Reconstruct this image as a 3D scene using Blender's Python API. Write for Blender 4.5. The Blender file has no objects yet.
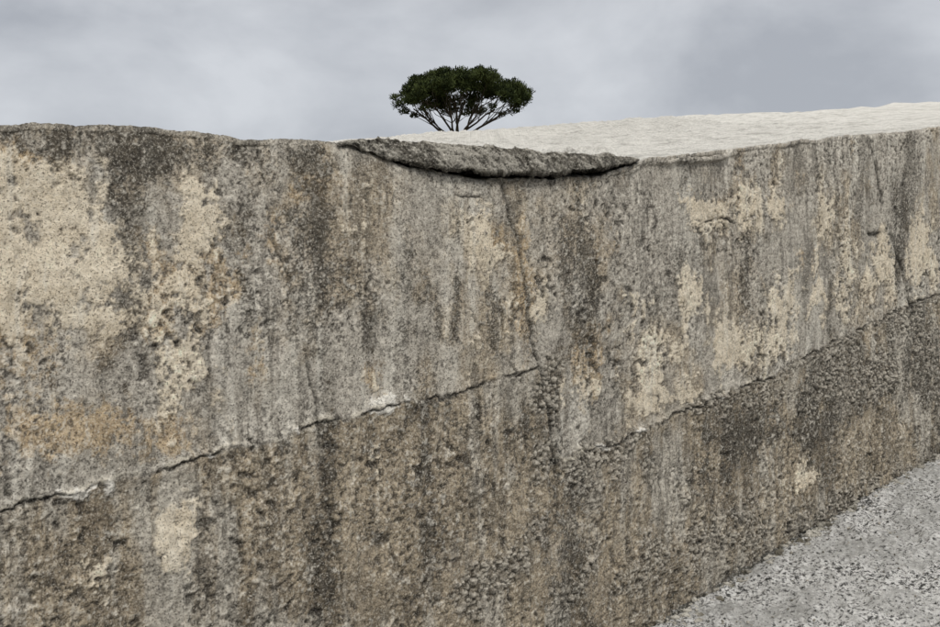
import bpy, math, random
import numpy as np
random.seed(4); rng=np.random.default_rng(7)
scene=bpy.context.scene
R=math.radians

# ---------------- noise helpers ----------------
def h2(ix,iy,seed=0):
    ix=ix.astype(np.int64).astype(np.uint64); iy=iy.astype(np.int64).astype(np.uint64)
    n=(ix*np.uint64(374761393)+iy*np.uint64(668265263)+np.uint64((seed*974711+12345)%(2**31)))&np.uint64(0xffffffff)
    n=((n^(n>>np.uint64(13)))*np.uint64(1274126177))&np.uint64(0xffffffff)
    n=((n^(n>>np.uint64(15)))*np.uint64(2246822519))&np.uint64(0xffffffff)
    n=n^(n>>np.uint64(16))
    return n.astype(np.float32)/np.float32(4294967295.0)
def vn(x,y,seed=0):
    ix=np.floor(x); iy=np.floor(y); fx=x-ix; fy=y-iy
    fx=fx*fx*fx*(fx*(fx*6-15)+10); fy=fy*fy*fy*(fy*(fy*6-15)+10)
    a=h2(ix,iy,seed); b=h2(ix+1,iy,seed); c=h2(ix,iy+1,seed); d=h2(ix+1,iy+1,seed)
    return (a*(1-fx)+b*fx)*(1-fy)+(c*(1-fx)+d*fx)*fy
def fbm(x,y,oct=5,seed=0,g=0.5):
    s=0;a=1;t=0
    for i in range(oct):
        s=s+a*vn(x,y,seed+i*17); t+=a; a*=g; x,y=x*1.63+y*1.21+3.7, y*1.63-x*1.21+1.3
    return s/t
def fba(x,y,oct=5,seed=0,g=0.5):   # anisotropy-preserving
    s=0;a=1;t=0
    for i in range(oct):
        s=s+a*vn(x,y,seed+i*17); t+=a; a*=g; x=x*2.03+3.7; y=y*2.03+1.3
    return s/t
def un(n):
    z=(n-n.mean())/(n.std()+1e-9); return 1/(1+np.exp(-1.7*z))
def vor(x,y,seed=0):
    ix=np.floor(x); iy=np.floor(y)
    best=np.full(x.shape,9.0); idv=np.zeros(x.shape)
    for dx in (-1,0,1):
        for dy in (-1,0,1):
            cx=ix+dx; cy=iy+dy
            px=cx+h2(cx,cy,seed); py=cy+h2(cx,cy,seed+5)
            d=np.hypot(px-x,py-y); r=h2(cx,cy,seed+9)
            m=d<best; best=np.where(m,d,best); idv=np.where(m,r,idv)
    return best,idv
def ss(a,b,x):
    t=np.clip((x-a)/(b-a),0,1); return t*t*(3-2*t)
def graded(lo,hi,flo,fhi,step,grow=1.18,mx=4.0):
    c=list(np.arange(flo,fhi,step)); s=step; v=c[-1]
    while v<hi: s=min(s*grow,mx); v+=s; c.append(v)
    pre=[]; s=step; v=c[0]
    while v>lo: s=min(s*grow,mx); v-=s; pre.append(v)
    return np.array(pre[::-1]+c)
def seg_dist(px,pz,pts):
    best=np.full(px.shape,9.0)
    for (x0,z0),(x1,z1) in zip(pts[:-1],pts[1:]):
        dx=x1-x0; dz=z1-z0; t=np.clip(((px-x0)*dx+(pz-z0)*dz)/(dx*dx+dz*dz),0,1)
        best=np.minimum(best,np.hypot(px-x0-t*dx,pz-z0-t*dz))
    return best
def lerpc(c,m,k):
    k=np.asarray(k)[...,None]; return c*(1-k)+np.asarray(m)*k
def two(a,b,k):
    k=np.asarray(k)[...,None]; return np.array(a)*(1-k)+np.array(b)*k

def grid_mesh(name,X,Y,Z,attrs,mat,tint=None):
    nr,nc=X.shape
    co=np.stack([X,Y,Z],-1).reshape(-1,3).astype(np.float32)
    i=np.arange(nr*nc).reshape(nr,nc)
    q=np.stack([i[:-1,:-1],i[:-1,1:],i[1:,1:],i[1:,:-1]],-1).reshape(-1,4)
    me=bpy.data.meshes.new(name)
    me.vertices.add(len(co)); me.vertices.foreach_set('co',co.ravel())
    me.loops.add(q.size); me.loops.foreach_set('vertex_index',q.ravel().astype(np.int32))
    me.polygons.add(len(q)); me.polygons.foreach_set('loop_start',np.arange(0,q.size,4,dtype=np.int32))
    me.polygons.foreach_set('use_smooth',np.ones(len(q),dtype=bool))
    me.update(calc_edges=True)
    for k,v in attrs.items():
        a=me.attributes.new(k,'FLOAT','POINT'); a.data.foreach_set('value',v.reshape(-1).astype(np.float32))
    if tint is not None:
        a=me.attributes.new('tint','FLOAT_COLOR','POINT')
        c4=np.concatenate([tint.reshape(-1,3),np.ones((nr*nc,1))],1).astype(np.float32); a.data.foreach_set('color',c4.ravel())
    me.materials.append(mat)
    ob=bpy.data.objects.new(name,me); scene.collection.objects.link(ob); return ob

# ---------------- node helper ----------------
class NT:
    def __init__(s,name):
        s.mat=bpy.data.materials.new(name); s.mat.use_nodes=True; s.t=s.mat.node_tree; s.t.nodes.clear()
        s.out=s.t.nodes.new('ShaderNodeOutputMaterial'); s.b=s.t.nodes.new('ShaderNodeBsdfPrincipled')
        s.t.links.new(s.b.outputs[0],s.out.inputs[0]); s.b.inputs['Roughness'].default_value=0.92
        s.b.inputs['Specular IOR Level'].default_value=0.15
        s.tc=s.t.nodes.new('ShaderNodeTexCoord')
    def lk(s,a,b): s.t.links.new(a,b)
    def val(s,sock,v):
        if isinstance(v,(int,float)): sock.default_value=v
        elif isinstance(v,tuple): sock.default_value=(*v,1) if len(v)==3 and len(sock.default_value)==4 else v
        else: s.lk(v,sock)
    def mapp(s,sc,loc=(0,0,0)):
        m=s.t.nodes.new('ShaderNodeMapping'); s.lk(s.tc.outputs['Object'],m.inputs[0]); m.inputs['Scale'].default_value=sc; m.inputs['Location'].default_value=loc
        return m.outputs[0]
    def noise(s,vec,scale,detail=4,rough=.6,dist=0):
        n=s.t.nodes.new('ShaderNodeTexNoise'); s.lk(vec,n.inputs['Vector']); n.inputs['Scale'].default_value=scale
        n.inputs['Detail'].default_value=detail; n.inputs['Roughness'].default_value=rough; n.inputs['Distortion'].default_value=dist
        return n.outputs['Fac']
    def attr(s,nm,o='Fac'):
        n=s.t.nodes.new('ShaderNodeAttribute'); n.attribute_name=nm; return n.outputs[o]
    def m(s,op,a,b=0.0,clamp=False):
        n=s.t.nodes.new('ShaderNodeMath'); n.operation=op; n.use_clamp=clamp; s.val(n.inputs[0],a); s.val(n.inputs[1],b); return n.outputs[0]
    def ramp(s,f,a,b,lo=0.0,hi=1.0):
        n=s.t.nodes.new('ShaderNodeMapRange'); n.interpolation_type='SMOOTHSTEP'
        s.val(n.inputs[0],f); n.inputs[1].default_value=a; n.inputs[2].default_value=b; n.inputs[3].default_value=lo; n.inputs[4].default_value=hi
        return n.outputs[0]
    def mix(s,f,a,b,mode='MIX'):
        n=s.t.nodes.new('ShaderNodeMix'); n.data_type='RGBA'; n.blend_type=mode
        s.val(n.inputs[0],f); s.val(n.inputs[6],a); s.val(n.inputs[7],b); return n.outputs[2]
    def bump(s,h,dist,strength=1.0,prev=None):
        n=s.t.nodes.new('ShaderNodeBump'); n.inputs['Distance'].default_value=dist; n.inputs['Strength'].default_value=strength
        s.lk(h,n.inputs['Height']); 
        if prev: s.lk(prev,n.inputs['Normal'])
        return n.outputs[0]

# ---------------- concrete wall material ----------------
n=NT('weathered_concrete')
P=n.mapp((1,1,1)); tint=n.attr('tint','Color'); top=n.attr('top')
g=n.noise(P,170,3,.85); mid=n.noise(P,5.5,8,.84)
tc_=n.mix(n.ramp(mid,.38,.56),(.36,.35,.32),(.66,.645,.60))
tc_=n.mix(n.ramp(mid,.55,.63,0,.60),tc_,(.22,.21,.185))
col=n.mix(top,tint,tc_)
col=n.mix(n.ramp(g,.53,.63,0,.80),col,(.030,.026,.022))
col=n.mix(n.ramp(g,.46,.36,0,.48),col,(.76,.72,.63))
n.lk(col,n.b.inputs['Base Color'])
n.lk(n.bump(g,.006,1.0),n.b.inputs['Normal'])
MW=n.mat

# ---------------- wall layout (metres) ----------------
def wallY(X):
    a=4.09+.807*X; b=3.98+1.1946*X
    k=14.0
    return np.logaddexp(a*k,b*k)/k
EX=[-6,-3,-1.8,-1.3,-1.141,-1.04,-.944,-.84,-.725,-.60,-.48,-.377,-.30,-.21,.031,.264,.45,.594,.66,.888,1.204,1.45,1.777,2.15,2.516,4,30]
EZ=[1.3,1.72,1.88,1.935,1.954,1.972,1.985,1.988,1.984,1.984,1.990,1.995,1.980,1.940,1.927,1.944,1.978,2.036,2.066,2.118,2.197,2.255,2.328,2.405,2.495,2.78,7.5]
def plane(X,Y): return 1.342+.055*X+.145*Y
def edge(X):
    z=np.interp(X,EX,EZ)
    pl=plane(X,wallY(X))
    return np.where(X>3.2,pl+(np.interp(3.2,EX,EZ)-plane(3.2,wallY(np.array(3.2))))*np.exp(-(X-3.2)),z)
def floorZ(X,Y): return -.345+.055*X+.141*Y

xs=graded(-6,34,-1.40,2.78,.0032,1.12,.6)
hrows=np.linspace(0,1,610)
Xw=xs[None,:]; Yw=wallY(xs)[None,:]
ez=edge(xs)[None,:]
ez=ez+(fbm(xs*9,xs*0+3,6,3,.68)-.5)[None,:]*.024
bz=floorZ(xs,wallY(xs))[None,:]-.12
dY=np.gradient(wallY(xs),xs); L=np.hypot(1,dY); NX=(dY/L)[None,:]; NY=(-1/L)[None,:]
rc=.016
tt=np.concatenate([np.arange(0,.7,.012),.7+np.cumsum(.012*1.07**np.arange(1,72))]); tt=tt[tt<34]
tt=np.append(tt,[34.5,36,40])
nw=len(hrows); ntp=len(tt); ncn=5
nr=nw+ncn+ntp; nc=len(xs)
X=np.zeros((nr,nc));Y=X.copy();Z=X.copy();KX=X.copy();KY=X.copy();KZ=X.copy();TOP=X.copy();TT=X.copy()
X[:nw]=Xw; Y[:nw]=Yw; Z[:nw]=bz+(ez-rc-bz)*hrows[:,None]; KX[:nw]=NX; KY[:nw]=NY
for i in range(ncn):
    a=(i+1)/(ncn+1)*math.pi/2
    X[nw+i]=Xw; Y[nw+i]=Yw+rc*(1-math.cos(a)); Z[nw+i]=ez-rc+rc*math.sin(a)
    KX[nw+i]=NX*math.cos(a); KY[nw+i]=NY*math.cos(a); KZ[nw+i]=math.sin(a); TOP[nw+i]=.5*math.sin(a)
s=nw+ncn
off=(ez-plane(Xw,Yw))
T=tt[:,None]
X[s:]=Xw; Y[s:]=Yw+rc+T
pl=plane(Xw,Y[s:])-.0020*T*ss(4,0,Xw)
sw=(fbm(X[s:]*.22+4,Y[s:]*.22,3,11)-.5)*.36*ss(1.5,9,T)+ (fbm(X[s:]*2.2,Y[s:]*2.2,4,12)-.5)*.05*ss(.1,2,T)
Z[s:]=pl+off*np.exp(-T/.9)+sw
fall=np.clip(T-33.8,0,None); Z[s:]-=fall*2.0
KZ[s:]=1; TOP[s:]=1; TT[s:]=T
U=X*1.25; V=Z.copy(); V[s:]=ez+T*1.0
# --- seams & cracks in wall coordinates (X,Z) ---
seamL=[(-6,-.2),(-2.2,.75),(-1.141,1.022),(-.985,1.054),(-.86,1.078),(-.725,1.119),(-.6,1.139),(-.482,1.174),(-.36,1.188),(-.267,1.218),(-.062,1.250),(.08,1.285),(.213,1.325)]
seamR=[(.28,.998),(.37,1.012),(.45,1.036),(.56,1.05),(.657,1.073),(.76,1.105),(.888,1.133),(1.0,1.17),(1.148,1.205),(1.3,1.25),(1.442,1.286),(1.6,1.345),(1.777,1.397),(1.97,1.465),(2.163,1.515),(2.516,1.612),(4,2.0),(30,8)]
joint=[(.095,1.93),(.106,1.893),(.15,1.74),(.163,1.671),(.175,1.56),(.19,1.445),(.23,1.314),(.25,1.2),(.27,1.081),(.30,1.0)]
wx=(fbm(U*9,V*9,6,31,.70)-.5)*.06; wz=(fbm(U*9,V*9,6,37,.70)-.5)*.06
def line(pts,warp=1.0): return seg_dist(X+wx*warp,Z+wz*warp,pts)
W=1-TOP
dSL=line(seamL); dSR=line(seamR); dJ=line(joint,.8)
gate=ss(.42,.58,fbm(U*9,V*9,4,41)); gate2=ss(.43,.58,fbm(U*5,V*5,4,43))
cr=np.zeros_like(X)
cr+=np.exp(-(dSL/.0042)**2)*(.30+.7*gate)+np.exp(-(dSR/.0045)**2)*(.35+.65*gate)+np.exp(-(dJ/.0075)**2)*(.65+.35*gate)
thin=[([(-.58,1.95),(-.55,1.72),(-.50,1.55),(-.455,1.36),(-.43,1.1),(-.40,.85),(-.37,.6)],.0034,.7),
      ([(.92,1.86),(1.0,1.875),(1.06,1.868)],.006,1),
      ([(1.93,1.885),(2.03,1.895),(2.11,1.88),(2.16,1.83)],.014,1.3),
      ([(1.93,2.3),(2.0,2.1),(2.1,1.9),(2.2,1.72),(2.28,1.5),(2.36,1.3),(2.42,.98)],.010,1),
      ([(-.14,1.72),(-.05,1.6),(.04,1.42),(.12,1.33),(.16,1.28)],.003,.6),
      ([(-.05,1.865),(.02,1.868)],.004,.8),
      ([(1.7,1.9),(1.72,1.6),(1.78,1.3),(1.8,1.0)],.004,.45),
      ([(.3,1.0),(.29,.8),(.24,.66)],.006,.6)]
for pts,w,a in thin: cr+=a*np.exp(-(line(pts,.8)/w)**2)*(.25+.75*gate)
cr=np.clip(cr,0,1)*W
sl=np.interp(X,[p[0] for p in seamL],[p[1] for p in seamL]); sr=np.interp(X,[p[0] for p in seamR],[p[1] for p in seamR])
jx=np.interp(Z,[p[1] for p in joint][::-1],[p[0] for p in joint][::-1])
seamz=np.where(X<jx,sl,sr)
under=seamz-(Z+wz)
low=ss(-.005,.005,under)*W
def blobs(lst,k=2.8):
    o=np.zeros_like(X)
    for cx,cz,rx,rz,a in lst:
        o=np.maximum(o,a*np.exp(-(((X+wx*k-cx)/rx)**2+((Z+wz*k-cz)/rz)**2)))
    return o
F1=un(fbm(U*70,V*64,3,201,.74)); F2=un(fbm(U*135,V*130,1,211)); M=un(fbm(U*11,V*7.5,5,221,.65))
G=un(fbm(U*26,V*20,4,225,.65))
S=un(fba(U*13+wx*4,V*1.2,5,231,.62)); S2=un(fba(U*50+wx*10,V*4.5,4,241,.7)); S3=un(fba(U*18+3+wx*6,V*2.2,5,271,.62))
B=un(fbm(U*2.2,V*1.7,4,251,.55)); B2=un(fbm(U*3.1+5,V*2.4,5,261,.58)); L1=un(fba(U*5+wx*6,V*1.0+wz*4,5,281,.6)); SM=un(fbm(U*5+2,V*3.8,4,291,.6))
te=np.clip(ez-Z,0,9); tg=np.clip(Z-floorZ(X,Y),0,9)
cream=blobs([(-1.06,1.55,.27,.15,1),(-1.1,1.78,.14,.09,.9),(-.75,1.74,.075,.12,1),(-.76,1.54,.055,.14,.95),(-.80,1.33,.10,.13,.75),(-.93,1.68,.08,.12,.85),(-1.15,1.6,.1,.2,.9),
  (.60,1.475,.06,.16,1),(.68,1.3,.11,.10,.95),(.84,1.56,.08,.13,.9),(1.0,1.9,.17,.07,.95),(.72,1.18,.20,.05,1),(1.36,1.52,.14,.19,1),(1.55,1.62,.06,.18,.85),(2.0,1.78,.12,.18,1.05),(2.35,1.8,.15,.18,.95),
  (1.1,1.36,.18,.09,1),(.41,1.235,.15,.055,.8),(.03,1.71,.05,.10,.75),(-.78,.94,.05,.12,1.05),(-.27,1.03,.035,.11,1),(1.46,.76,.09,.12,1.5),(-.30,1.30,.03,.10,.85),(1.2,1.95,.14,.10,.8),(1.75,1.65,.07,.17,.8),(1.05,.62,.08,.06,.8),(-.97,.83,.06,.08,.6),(.42,.75,.05,.1,.5),(.9,.72,.08,.09,.5),(1.6,1.95,.08,.12,.6),(.22,1.5,.04,.12,.5),(1.75,1.5,.15,.05,.6)])
ochre=blobs([(-1.0,1.23,.15,.06,1),(-1.05,1.5,.32,.27,.6),(-.74,1.6,.11,.28,1),(-.55,1.7,.06,.13,.85),(-.3,1.33,.05,.1,.8),(.15,1.62,.05,.2,.75),(.05,1.75,.1,.06,.7),(.40,1.3,.07,.12,.7),(-1.1,1.9,.12,.05,.75),(1.0,1.92,.2,.08,.6),(-.5,1.85,.1,.06,.7),(-.82,1.2,.1,.08,.8),(-.6,1.35,.06,.12,.6)])
dark=blobs([(-.35,1.62,.32,.30,.58),(0.0,1.52,.30,.27,.55),(.38,1.60,.10,.32,1),(1.15,1.62,.10,.26,.85),(.78,1.75,.13,.15,.5),(1.9,1.16,.45,.16,1.05),(1.35,1.0,.5,.12,.9),(2.3,1.25,.3,.2,1.05),(0.1,1.14,.16,.15,.75),(-.3,.9,.28,.2,.5),(.25,.8,.2,.3,.55),(1.62,1.62,.06,.27,.85),(1.85,1.95,.10,.25,.75),(.7,.92,.4,.1,.7),(2.2,1.9,.07,.3,.8),(-.9,1.93,.6,.05,.55),(-.62,1.55,.05,.3,.65),(-1.05,1.33,.2,.05,.4),(-.88,1.5,.03,.3,.5),(.9,1.5,.03,.3,.55)])
peb=blobs([(.26,1.22,.05,.14,1),(.2,.78,.09,.07,.95),(.1,.70,.10,.06,1),(.0,.62,.1,.06,1),(.45,1.03,.14,.04,.9),(1.9,1.2,.5,.14,.8),(1.1,1.15,.4,.05,.8),(.23,.95,.06,.15,.6),(1.5,.6,1.2,.14,.65),(.55,.85,.5,.15,.35),(2.3,1.3,.4,.3,.5)])
peb=np.clip(peb+.12*low+.08*low*(X>.3)+.45*np.exp(-dSL/.010)+.7*np.exp(-dSR/.025)+.35*np.exp(-dJ/.014)+(M-.5)*.6-.1,0,1)*W
peb=np.maximum(peb,TOP*np.exp(-TT/.06)*.6*ss(-.5,-.3,X))
white=blobs([(-.275,1.225,.034,.028,1.4),(-.995,1.050,.034,.014,1.3),(-.93,1.056,.018,.022,.9),(.47,1.04,.02,.012,1),(-.70,1.122,.016,.010,.8),(-.2,1.24,.012,.008,.9),(-.5,1.172,.012,.007,.8),(.62,1.07,.02,.010,.8),(1.0,1.17,.02,.010,.7)],1.2)*W
# --- colour (albedo) ---
c=two((.46,.425,.365),(.27,.248,.21),ss(.2,.9,S*.45+M*.55))
c=lerpc(c,(.62,.59,.52),.66*ss(.48,.92,S3*.5+L1*.3+M*.2)*(1-low))
c=lerpc(c,(.47,.375,.25),.50*ss(.40,.88,B*.6+M*.4))
lowc=two((.37,.31,.225),(.17,.14,.10),ss(.25,.85,S*.35+M*.35+L1*.3)); lowc=lerpc(lowc,(.47,.44,.38),.8*ss(.45,.85,B2*.6+S3*.4))
c=c*(1-low[...,None])+lowc*low[...,None]
def stip(d,w,k=.55): return ss(-w,w,d-(.5+k*(F1*.6+G*.4-.5)+.15*(F2-.5)))
oc=stip(ochre*(.55+.45*S3)+.28*(B2-.5)+.26*(S-.5)+.34*(M-.5)+.09-.10*low,.15)
c=lerpc(c,two((.56,.42,.25),(.42,.305,.175),G),oc*.74)
cd=cream*(.65+.35*M)+.28*(B-.5)+.32*(S3-.5)+.38*(M-.5)+.10*(L1-.5)+.06-.13*low
cm=stip(cd,.09); c=lerpc(c,two((.80,.71,.56),(.66,.57,.43),G),cm*.93)
c=lerpc(c,(.72,.69,.61),.40*ss(.72,.97,S2)*ss(.25,.75,S3)*(1-.4*low))
c=lerpc(c,(.075,.068,.056),.54*ss(.60,.90,1-S2*.4-S*.3-L1*.3+.05)*(1-.6*cm))
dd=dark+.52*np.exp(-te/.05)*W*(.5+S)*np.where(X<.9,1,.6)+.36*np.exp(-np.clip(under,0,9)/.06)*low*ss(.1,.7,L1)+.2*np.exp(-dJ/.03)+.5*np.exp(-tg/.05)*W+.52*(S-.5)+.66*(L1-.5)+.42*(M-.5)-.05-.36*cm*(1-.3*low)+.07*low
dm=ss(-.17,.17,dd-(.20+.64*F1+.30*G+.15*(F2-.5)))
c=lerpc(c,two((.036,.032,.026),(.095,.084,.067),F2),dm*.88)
rough_=.35+.65*ss(.25,.75,SM*.6+(1-cm)*.4)
c=lerpc(c,(.040,.035,.029),.80*ss(.82,.93,F1)*rough_*(1-.35*TOP)); c=lerpc(c,(.76,.72,.63),.50*ss(.15,.05,F1)*rough_)
c*= (1+.50*(F2-.5)*rough_)[...,None]
vd,vid=vor(U/.014+wx*30,V/.014+wz*30,3); vd2,vid2=vor(U/.028+wx*20,V/.028+wz*20,8)
pmask=ss(.45,.68,peb+.40*(F1-.5)+.2*(G-.5))
pc=two((.17,.145,.11),(.60,.56,.48),vid**1.5); pc=lerpc(pc,(.020,.017,.013),ss(.34,.58,vd))
c=lerpc(c,pc,pmask*.78)
big_=ss(.55,.70,vid2)*ss(.42,.30,vd2)*ss(.35,.6,peb); c=lerpc(c,(.50,.46,.39),big_*.6)
c=lerpc(c,(.80,.77,.70),ss(.35,.50,white+.35*(F1-.5)))
c=lerpc(c,(.66,.61,.50),.7*np.exp(-((under+.008)/.007)**2)*W*gate2*ss(.25,.6,G))
c=lerpc(c,(.02,.018,.015),np.clip(cr*.97,0,1))
pit=ss(.90,.96,un(fbm(U*34,V*34,2,295)))*ss(.4,.8,SM+.3*low)*W; c=lerpc(c,(.035,.031,.026),pit*.7)
rim=TOP*ss(.3,.05,TT)*ss(-.25,-.4,X); c=lerpc(c,two((.10,.092,.078),(.30,.28,.24),G),rim*.85)
c=np.clip(c,0.01,.8)
# --- relief ---
D=(fbm(U*1.2,V*1.2,4,81)-.5)*.05*W
D+=(fbm(U*9,V*7,6,82,.64)-.5)*(.020+.014*low)
D+=(F1-.5)*(-.0036-.0024*low)*rough_+(F2-.5)*-.0016*rough_
D+=np.clip(.7-vd,0,1)*(.3+vid)*.012*pmask
D+=big_*.008-pit*.007
D+=.0035*cm*W
D-=cr*.012
D+=low*.005
D+=.010*np.exp(-((under+.007)/.008)**2)*W*gate2*M
D+=np.clip(white,0,1)*.012
D+=(ss(-.02,.02,X-jx)*(X<3))*(-.007)*W
D-=.020*np.exp(-te/.018)*W*fbm(U*25,V*25,4,88,.65)
D+=.020*ss(.006,-.006,np.abs(te-.018+wz)-.012)*ss(.55,.62,X)*ss(1.35,1.1,X)*W*ss(.3,.6,fbm(U*6,V*0,3,89))
D=np.where(TOP>.9,D*np.clip(.5+TT*.3,0,3),D)
D[0]=0
tmask=ss(.55,1,TOP)*ss(0,.05,TT-.02+(F1-.5)*.10)*(1-ss(.3,.05,TT)*ss(-.25,-.4,X))
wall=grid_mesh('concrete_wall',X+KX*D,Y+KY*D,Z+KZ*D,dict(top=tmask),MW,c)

# ---------------- broken crust slab overhanging the edge (part of the wall) ----------------
sx=np.arange(-.385,.615,.0036)
stop=np.interp(sx,[-.385,-.35,-.21,-.062,.096,.264,.45,.594,.615],[1.998,2.010,2.019,2.020,2.024,2.033,2.049,2.062,2.060])
sbot=np.interp(sx,[-.385,-.35,-.30,-.21,-.062,.096,.264,.45,.594,.615],[1.985,1.992,1.975,1.957,1.947,1.950,1.968,2.002,2.048,2.056])
stop=stop+(fbm(sx*16,sx*0,5,5,.6)-.5)*.016; sbot=sbot+(fbm(sx*20,sx*0+7,5,6,.6)-.5)*.018
back=plane(sx,wallY(sx)+.9)+ .03
und=np.linspace(.35,0,30)[:-1]; fr=np.linspace(0,1,26); tp=np.linspace(0,1,80)[1:]
rows=[]
over=.045*ss(-.38,-.05,sx)*ss(.64,.35,sx)+.006
for u in und: rows.append((u-over,sbot-.002+u*.05,0,-1,u*0))
for f in fr:
    bul=.006*math.sin(f*math.pi); rows.append((-over-bul+.012*f, sbot+(stop-sbot)*f,-1,.1,0))
for t in tp:
    rows.append((-over+.012+t*.9, stop*(1-t)+back*t-.035*math.sin(t*math.pi),0,1,t*.9))
SX=np.tile(sx,(len(rows),1)); SY=np.array([wallY(sx)+r[0] for r in rows]); SZ=np.array([r[1] for r in rows])
ky=np.array([[r[2]] for r in rows])*np.ones_like(SX); kz=np.array([[r[3]] for r in rows])*np.ones_like(SX)
tv=np.array([[r[4]] for r in rows])*np.ones_like(SX)
pu=SX*1.2; pv=SY*1.0+SZ*1.4
a,b_=vor(pu/.013,pv/.013,21); f1=un(fbm(pu*45,pv*45,4,301,.75)); m1=un(fbm(pu*12,pv*20,4,305))
DD=(fbm(pu*14,pv*14,5,22,.66)-.5)*.036+np.clip(.7-a,0,1)*(.3+b_)*.009-(f1-.5)*.006
edgef=ss(-.385,-.33,SX)*ss(.615,.57,SX); DD*=edgef
sc_=np.ones(SX.shape+(3,))*np.array([.35,.33,.285]); sc_=lerpc(sc_,(.11,.10,.082),ss(.35,.9,m1)*.9); sc_=lerpc(sc_,(.60,.57,.50),ss(.6,.95,b_)*ss(.5,.3,a)*.8)
sc_=lerpc(sc_,(.030,.027,.022),ss(.56,.84,f1)*.8); sc_=lerpc(sc_,(.02,.018,.015),(kz<-.5)*.8)  # underside nearly black: shade below the overhang is painted into the tint
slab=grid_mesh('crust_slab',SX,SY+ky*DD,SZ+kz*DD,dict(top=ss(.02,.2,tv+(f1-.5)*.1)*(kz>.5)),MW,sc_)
slab.parent=wall

# ---------------- ground ----------------
n=NT('rough_ground_concrete')
P=n.mapp((1,1,1)); f=n.noise(P,62,5,.84); bg=n.noise(P,3.0,7,.75)
col=n.mix(n.ramp(bg,.38,.60),(.40,.395,.375),(.74,.73,.705))
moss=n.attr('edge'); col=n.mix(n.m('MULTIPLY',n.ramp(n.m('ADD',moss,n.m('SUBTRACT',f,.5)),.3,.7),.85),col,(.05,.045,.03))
ff=n.m('ADD',f,n.m('MULTIPLY',n.m('SUBTRACT',bg,.5),.40))
col=n.mix(n.ramp(ff,.51,.575,0,.95),col,(.022,.022,.020)); col=n.mix(n.ramp(f,.46,.37,0,.7),col,(.80,.79,.76))
fa=n.attr('field'); col=n.mix(fa,col,n.mix(n.ramp(bg,.4,.6),(.09,.095,.045),(.16,.14,.08)))
n.lk(col,n.b.inputs['Base Color'])
n.lk(n.bump(f,.014,1),n.b.inputs['Normal'])
gx=graded(-400,400,.45,3.0,.0080,1.16,30); gy=graded(-300,900,3.9,7.6,.0080,1.16,30)
GX,GY=np.meshgrid(gx,gy)
dist=(wallY(GX)-GY)
tz=-.345+.055*80*np.tanh(GX/80)+np.where(GY<62,.141*GY,.141*62+1.0*np.tanh((GY-62)/12))
tz=np.where(GY<-40,-.345+.055*80*np.tanh(GX/80)+.141*(-40)+.141*30*np.tanh((GY+40)/30),tz)
nearw=ss(.0,8.0,np.hypot(GX-2,GY-5)-3)
rel=(fbm(GX*7,GY*7,5,101,.6)-.5)*.055+(fbm(GX*40,GY*40,3,102,.7)-.5)*.020
va,vb=vor(GX/.03,GY/.03,31); rel+=np.clip(.6-va,0,1)*vb*.020
GZ=tz+rel*(1-nearw)
GZ=GZ-.02*np.exp(-np.abs(dist)/.05)
GZ=np.where(dist<-.4,GZ-.15*(1-ss(30,38,-dist)),GZ)
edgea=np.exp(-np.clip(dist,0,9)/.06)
field=ss(34,40,-dist)
ground=grid_mesh('ground',GX,GY,GZ,dict(edge=edgea,field=np.maximum(field,ss(14,18,np.abs(GX-3-GY*.4))*ss(0,1,dist))),n.mat)

# ---------------- gravel at the wall foot and on the floor ----------------
n=NT('gravel_stone'); P=n.mapp((1,1,1)); c_=n.noise(P,9,2,.5); f=n.noise(P,180,2,.7)
col=n.mix(n.ramp(c_,.35,.65),(.12,.11,.085),(.42,.40,.35)); col=n.mix(n.ramp(f,.5,.65,0,.7),col,(.05,.045,.04)); n.lk(col,n.b.inputs['Base Color'])
import bmesh
bm=bmesh.new()
base=bmesh.new(); bmesh.ops.create_icosphere(base,subdivisions=1,radius=1); bv=[v.co.copy() for v in base.verts]; bf=[[v.index for v in fc.verts] for fc in base.faces]
def stone(x,y,z,r):
    sc=[r*random.uniform(.6,1.3) for _ in range(3)]; an=random.uniform(0,6.3); ca,sa=math.cos(an),math.sin(an); vs=[]
    for v in bv:
        j=random.uniform(.75,1.2); px,py,pz=v.x*sc[0]*j,v.y*sc[1]*j,v.z*sc[2]*j*.8
        vs.append(bm.verts.new((x+px*ca-py*sa,y+px*sa+py*ca,z+pz)))
    for fc in bf: bm.faces.new([vs[i] for i in fc])
for i in range(900):
    x=random.uniform(.3,3.2); d=abs(random.gauss(0,.05))+.01
    yw=float(wallY(np.array(x))); px,py=x+.767*d,yw-.642*d
    stone(px,py,float(floorZ(px,py))-.008,random.choice([.003,.005,.006,.008,.011,.018]))
for i in range(900):
    x=random.uniform(.4,3.4); d=random.uniform(.05,1.8); px=x+.767*d; py=float(wallY(np.array(x)))-.642*d
    stone(px,py,float(floorZ(px,py))+.004,random.choice([.003,.004,.005,.007]))
me=bpy.data.meshes.new('gravel'); bm.to_mesh(me); me.materials.append(n.mat); og=bpy.data.objects.new('gravel',me); scene.collection.objects.link(og)

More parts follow.
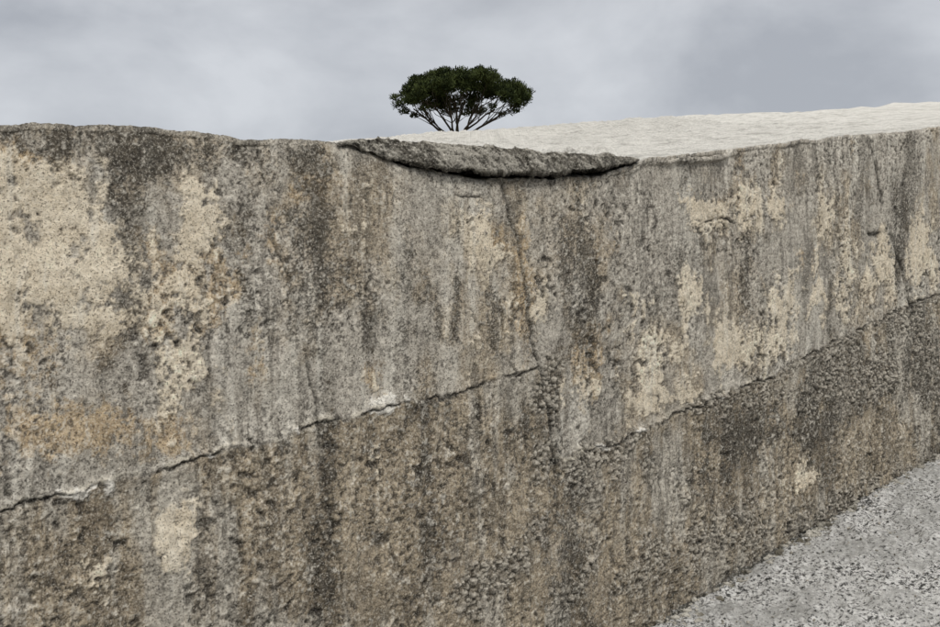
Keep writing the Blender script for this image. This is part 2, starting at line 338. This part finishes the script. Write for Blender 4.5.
# ---------------- stone pine ----------------
TX,TYY=-.55,70.0
gz=-.345+.055*80*math.tanh(TX/80)+.141*62+math.tanh(8/12)
nb=NT('pine_bark'); P=nb.mapp((1,1,.3)); c_=nb.noise(P,6,3,.6); nb.lk(nb.mix(c_,(.02,.016,.012),(.06,.048,.036)),nb.b.inputs['Base Color'])
nl=NT('pine_foliage'); P=nl.mapp((1,1,1)); c_=nl.noise(P,1.8,3,.6)
cc=nl.mix(nl.ramp(c_,.35,.65),(.012,.019,.006),(.055,.070,.021)); nl.lk(cc,nl.b.inputs['Base Color'])
tree=bpy.data.objects.new('stone_pine_tree',None); tree.location=(TX,TYY,gz); scene.collection.objects.link(tree)
from mathutils import Vector
bm=bmesh.new()
def tube(pts,r0,r1,seg=6):
    prev=None; N=len(pts)
    for i,p in enumerate(pts):
        d=(pts[min(i+1,N-1)]-pts[max(i-1,0)]).normalized(); a=d.orthogonal().normalized(); b2=d.cross(a); r=r0+(r1-r0)*i/(N-1)
        ring=[bm.verts.new(p+(a*math.cos(k/seg*6.283)+b2*math.sin(k/seg*6.283))*r) for k in range(seg)]
        if prev:
            for k in range(seg):
                bm.faces.new([prev[k],prev[(k+1)%seg],ring[(k+1)%seg],ring[k]])
        prev=ring
H0=11.05-gz
fork=Vector((-.15,0,H0))
tube([Vector((0,0,-.3)),Vector((.05,0,H0*.4)),Vector((-.1,0,H0*.8)),fork],.27,.20,9)
clumps=[]
ctop=14.74-gz; crim=13.0-gz
rj=random.Random(23)
for i in range(125):
    rn=math.sqrt(rj.random())*1.0; an=i*2.39996+rj.uniform(-.5,.5)
    lob=1+.07*math.sin(3*an+1)+.05*math.sin(5*an)
    rad=3.25*rn*lob; z=crim+(ctop-.35-crim)*(1-rn**2.9)+rj.uniform(-.42,.12)+.12*math.sin(rad*2.2+an*3)
    if rj.random()<.36: z-=rj.uniform(.2,1.0)*(1-rn*.5)
    z=max(z,crim-.25)
    clumps.append((Vector((rad*math.cos(an),rad*math.sin(an)*.95,z)),rj.uniform(.20,.52)))
nmain=len(clumps)
for x,z,r in [(-3.25,-.40,.32),(-2.95,-.75,.26),(-2.45,-.95,.22),(-1.9,-.70,.24),(3.2,-.35,.32),(2.9,-.68,.28),(2.3,-.85,.22),(3.45,-.05,.26),(-3.45,.0,.26),(1.7,-.6,.22),(-1.3,-.5,.22),(.6,-.35,.2),(-3.0,.25,.3),(3.0,.3,.3)]:
    clumps.append((Vector((x,rj.uniform(-.8,.8),crim+z+.1)),r))
prim=[]
for k,(an,sp_) in enumerate([(0.1,1.9),(.9,1.2),(1.9,1.5),(3.0,2.0),(3.6,1.5),(4.5,1.0),(5.6,1.6),(3.3,2.5),(6.2,2.6),(0,.3)]):
    tip=Vector((math.cos(an)*sp_,math.sin(an)*sp_,crim-.35+(.3 if sp_<1 else -.14*abs(math.cos(an))*sp_/1.5)))
    f0=fork+Vector((rj.uniform(-.05,.05),0,rj.uniform(-.6,.25)))
    mid1=f0.lerp(tip,.45)+Vector((rj.uniform(-.22,.22),0,-.08+rj.uniform(-.14,.12)))
    tube([f0,f0.lerp(mid1,.5)+Vector((rj.uniform(-.05,.05),0,-.03)),mid1,mid1.lerp(tip,.5)+Vector((rj.uniform(-.1,.1),0,rj.uniform(-.08,.08))),tip],rj.uniform(.06,.10),.035); prim.append((mid1,tip))
for i,(cc_,r) in enumerate(clumps):
    if i<nmain and i%2: continue
    m0,tip=min(prim,key=lambda q:(q[1]-cc_).length); st_=m0.lerp(tip,rj.uniform(.0,1))
    q=st_.lerp(cc_,.5)+Vector((rj.uniform(-.2,.2),rj.uniform(-.1,.1),rj.uniform(-.18,.1)))
    tube([st_,q,cc_],.032,.012,4)
me=bpy.data.meshes.new('trunk_and_limbs'); bm.to_mesh(me); me.materials.append(nb.mat); o=bpy.data.objects.new('trunk_and_limbs',me); scene.collection.objects.link(o); o.parent=tree
vs=[];fs=[]
for cc_,r in clumps:
    nn=int(470*(r/.5)**2)
    d=rng.normal(size=(nn,3)); d/=np.linalg.norm(d,axis=1)[:,None]; rr=r*rng.random((nn,1))**.45
    p=np.array(cc_)+d*rr*np.array([1.2,1.2,.66])
    dv=d*.6+np.array([0,0,.7])+rng.normal(size=(nn,3))*.5; dv/=np.linalg.norm(dv,axis=1)[:,None]
    sd=np.cross(dv,rng.normal(size=(nn,3))); sd/=np.linalg.norm(sd,axis=1)[:,None]+1e-6
    l=rng.uniform(.08,.2,(nn,1)); w_=rng.uniform(.015,.04,(nn,1))
    q=np.stack([p-sd*w_,p+sd*w_,p+dv*l+sd*w_*.5,p+dv*l-sd*w_*.5],1).reshape(-1,3)
    i0=len(vs); vs+=q.tolist(); fs+=[(i0+4*k,i0+4*k+1,i0+4*k+2,i0+4*k+3) for k in range(nn)]
me=bpy.data.meshes.new('needle_crown'); me.from_pydata(vs,[],fs); me.materials.append(nl.mat)
o=bpy.data.objects.new('needle_crown',me); scene.collection.objects.link(o); o.parent=tree

# ---------------- sky / light ----------------
w=bpy.data.worlds.new('World'); scene.world=w; w.use_nodes=True; t=w.node_tree; t.nodes.clear()
out=t.nodes.new('ShaderNodeOutputWorld'); bgk=t.nodes.new('ShaderNodeBackground'); bgk.inputs[1].default_value=.10
az=R(165); el=R(48)
sky=t.nodes.new('ShaderNodeTexSky'); sky.sky_type='NISHITA'; sky.sun_disc=False; sky.sun_elevation=el; sky.sun_rotation=az
tc=t.nodes.new('ShaderNodeTexCoord')
mp=t.nodes.new('ShaderNodeMapping'); mp.inputs['Scale'].default_value=(1,1,1.8); mp.inputs['Location'].default_value=(.25,0,.1); t.links.new(tc.outputs['Generated'],mp.inputs[0])
nz=t.nodes.new('ShaderNodeTexNoise'); nz.inputs['Scale'].default_value=5.0; nz.inputs['Detail'].default_value=6; nz.inputs['Roughness'].default_value=.52; nz.inputs['Distortion'].default_value=.2; t.links.new(mp.outputs[0],nz.inputs['Vector'])
cr_=t.nodes.new('ShaderNodeValToRGB'); t.links.new(nz.outputs['Fac'],cr_.inputs[0])
cr_.color_ramp.elements[0].position=.36; cr_.color_ramp.elements[0].color=(4.2,4.4,4.8,1)
cr_.color_ramp.elements[1].position=.64; cr_.color_ramp.elements[1].color=(6.6,6.8,7.15,1)
sp=t.nodes.new('ShaderNodeSeparateXYZ'); t.links.new(tc.outputs['Generated'],sp.inputs[0])
mr=t.nodes.new('ShaderNodeMapRange'); t.links.new(sp.outputs[2],mr.inputs[0]); mr.inputs[1].default_value=.25; mr.inputs[2].default_value=1; mr.inputs[3].default_value=1; mr.inputs[4].default_value=3.0
ml=t.nodes.new('ShaderNodeVectorMath'); ml.operation='SCALE'; t.links.new(cr_.outputs[0],ml.inputs[0]); t.links.new(mr.outputs[0],ml.inputs['Scale'])
mw=t.nodes.new('ShaderNodeMix'); mw.data_type='RGBA'; mw.blend_type='MULTIPLY'; t.links.new(ml.outputs[0],mw.inputs[6]); mw.inputs[7].default_value=(1.05,1.0,.92,1)
mr2=t.nodes.new('ShaderNodeMapRange'); t.links.new(sp.outputs[2],mr2.inputs[0]); mr2.inputs[1].default_value=.22; mr2.inputs[2].default_value=.5; t.links.new(mr2.outputs[0],mw.inputs[0])
mx=t.nodes.new('ShaderNodeMix'); mx.data_type='RGBA'; mx.inputs[0].default_value=.94; t.links.new(sky.outputs[0],mx.inputs[6]); t.links.new(mw.outputs[2],mx.inputs[7])
t.links.new(mx.outputs[2],bgk.inputs[0]); t.links.new(bgk.outputs[0],out.inputs[0])
sd=bpy.data.lights.new('sun','SUN'); sd.energy=1.5; sd.angle=R(12); sd.color=(1,.96,.90)
so=bpy.data.objects.new('sun',sd); scene.collection.objects.link(so)
dirv=Vector((math.sin(az)*math.cos(el),math.cos(az)*math.cos(el),math.sin(el)))
so.rotation_euler=dirv.to_track_quat('Z','Y').to_euler(); so.location=dirv*20

cam=bpy.data.cameras.new('camera'); cam.lens=50; cam.sensor_width=36; cam.clip_end=3000; cam.clip_start=.05
co=bpy.data.objects.new('camera',cam); scene.collection.objects.link(co); co.location=(0,0,1.5); co.rotation_euler=(R(90),0,0)
scene.camera=co
scene.view_settings.view_transform='Standard'; scene.view_settings.look='None'; scene.view_settings.exposure=0
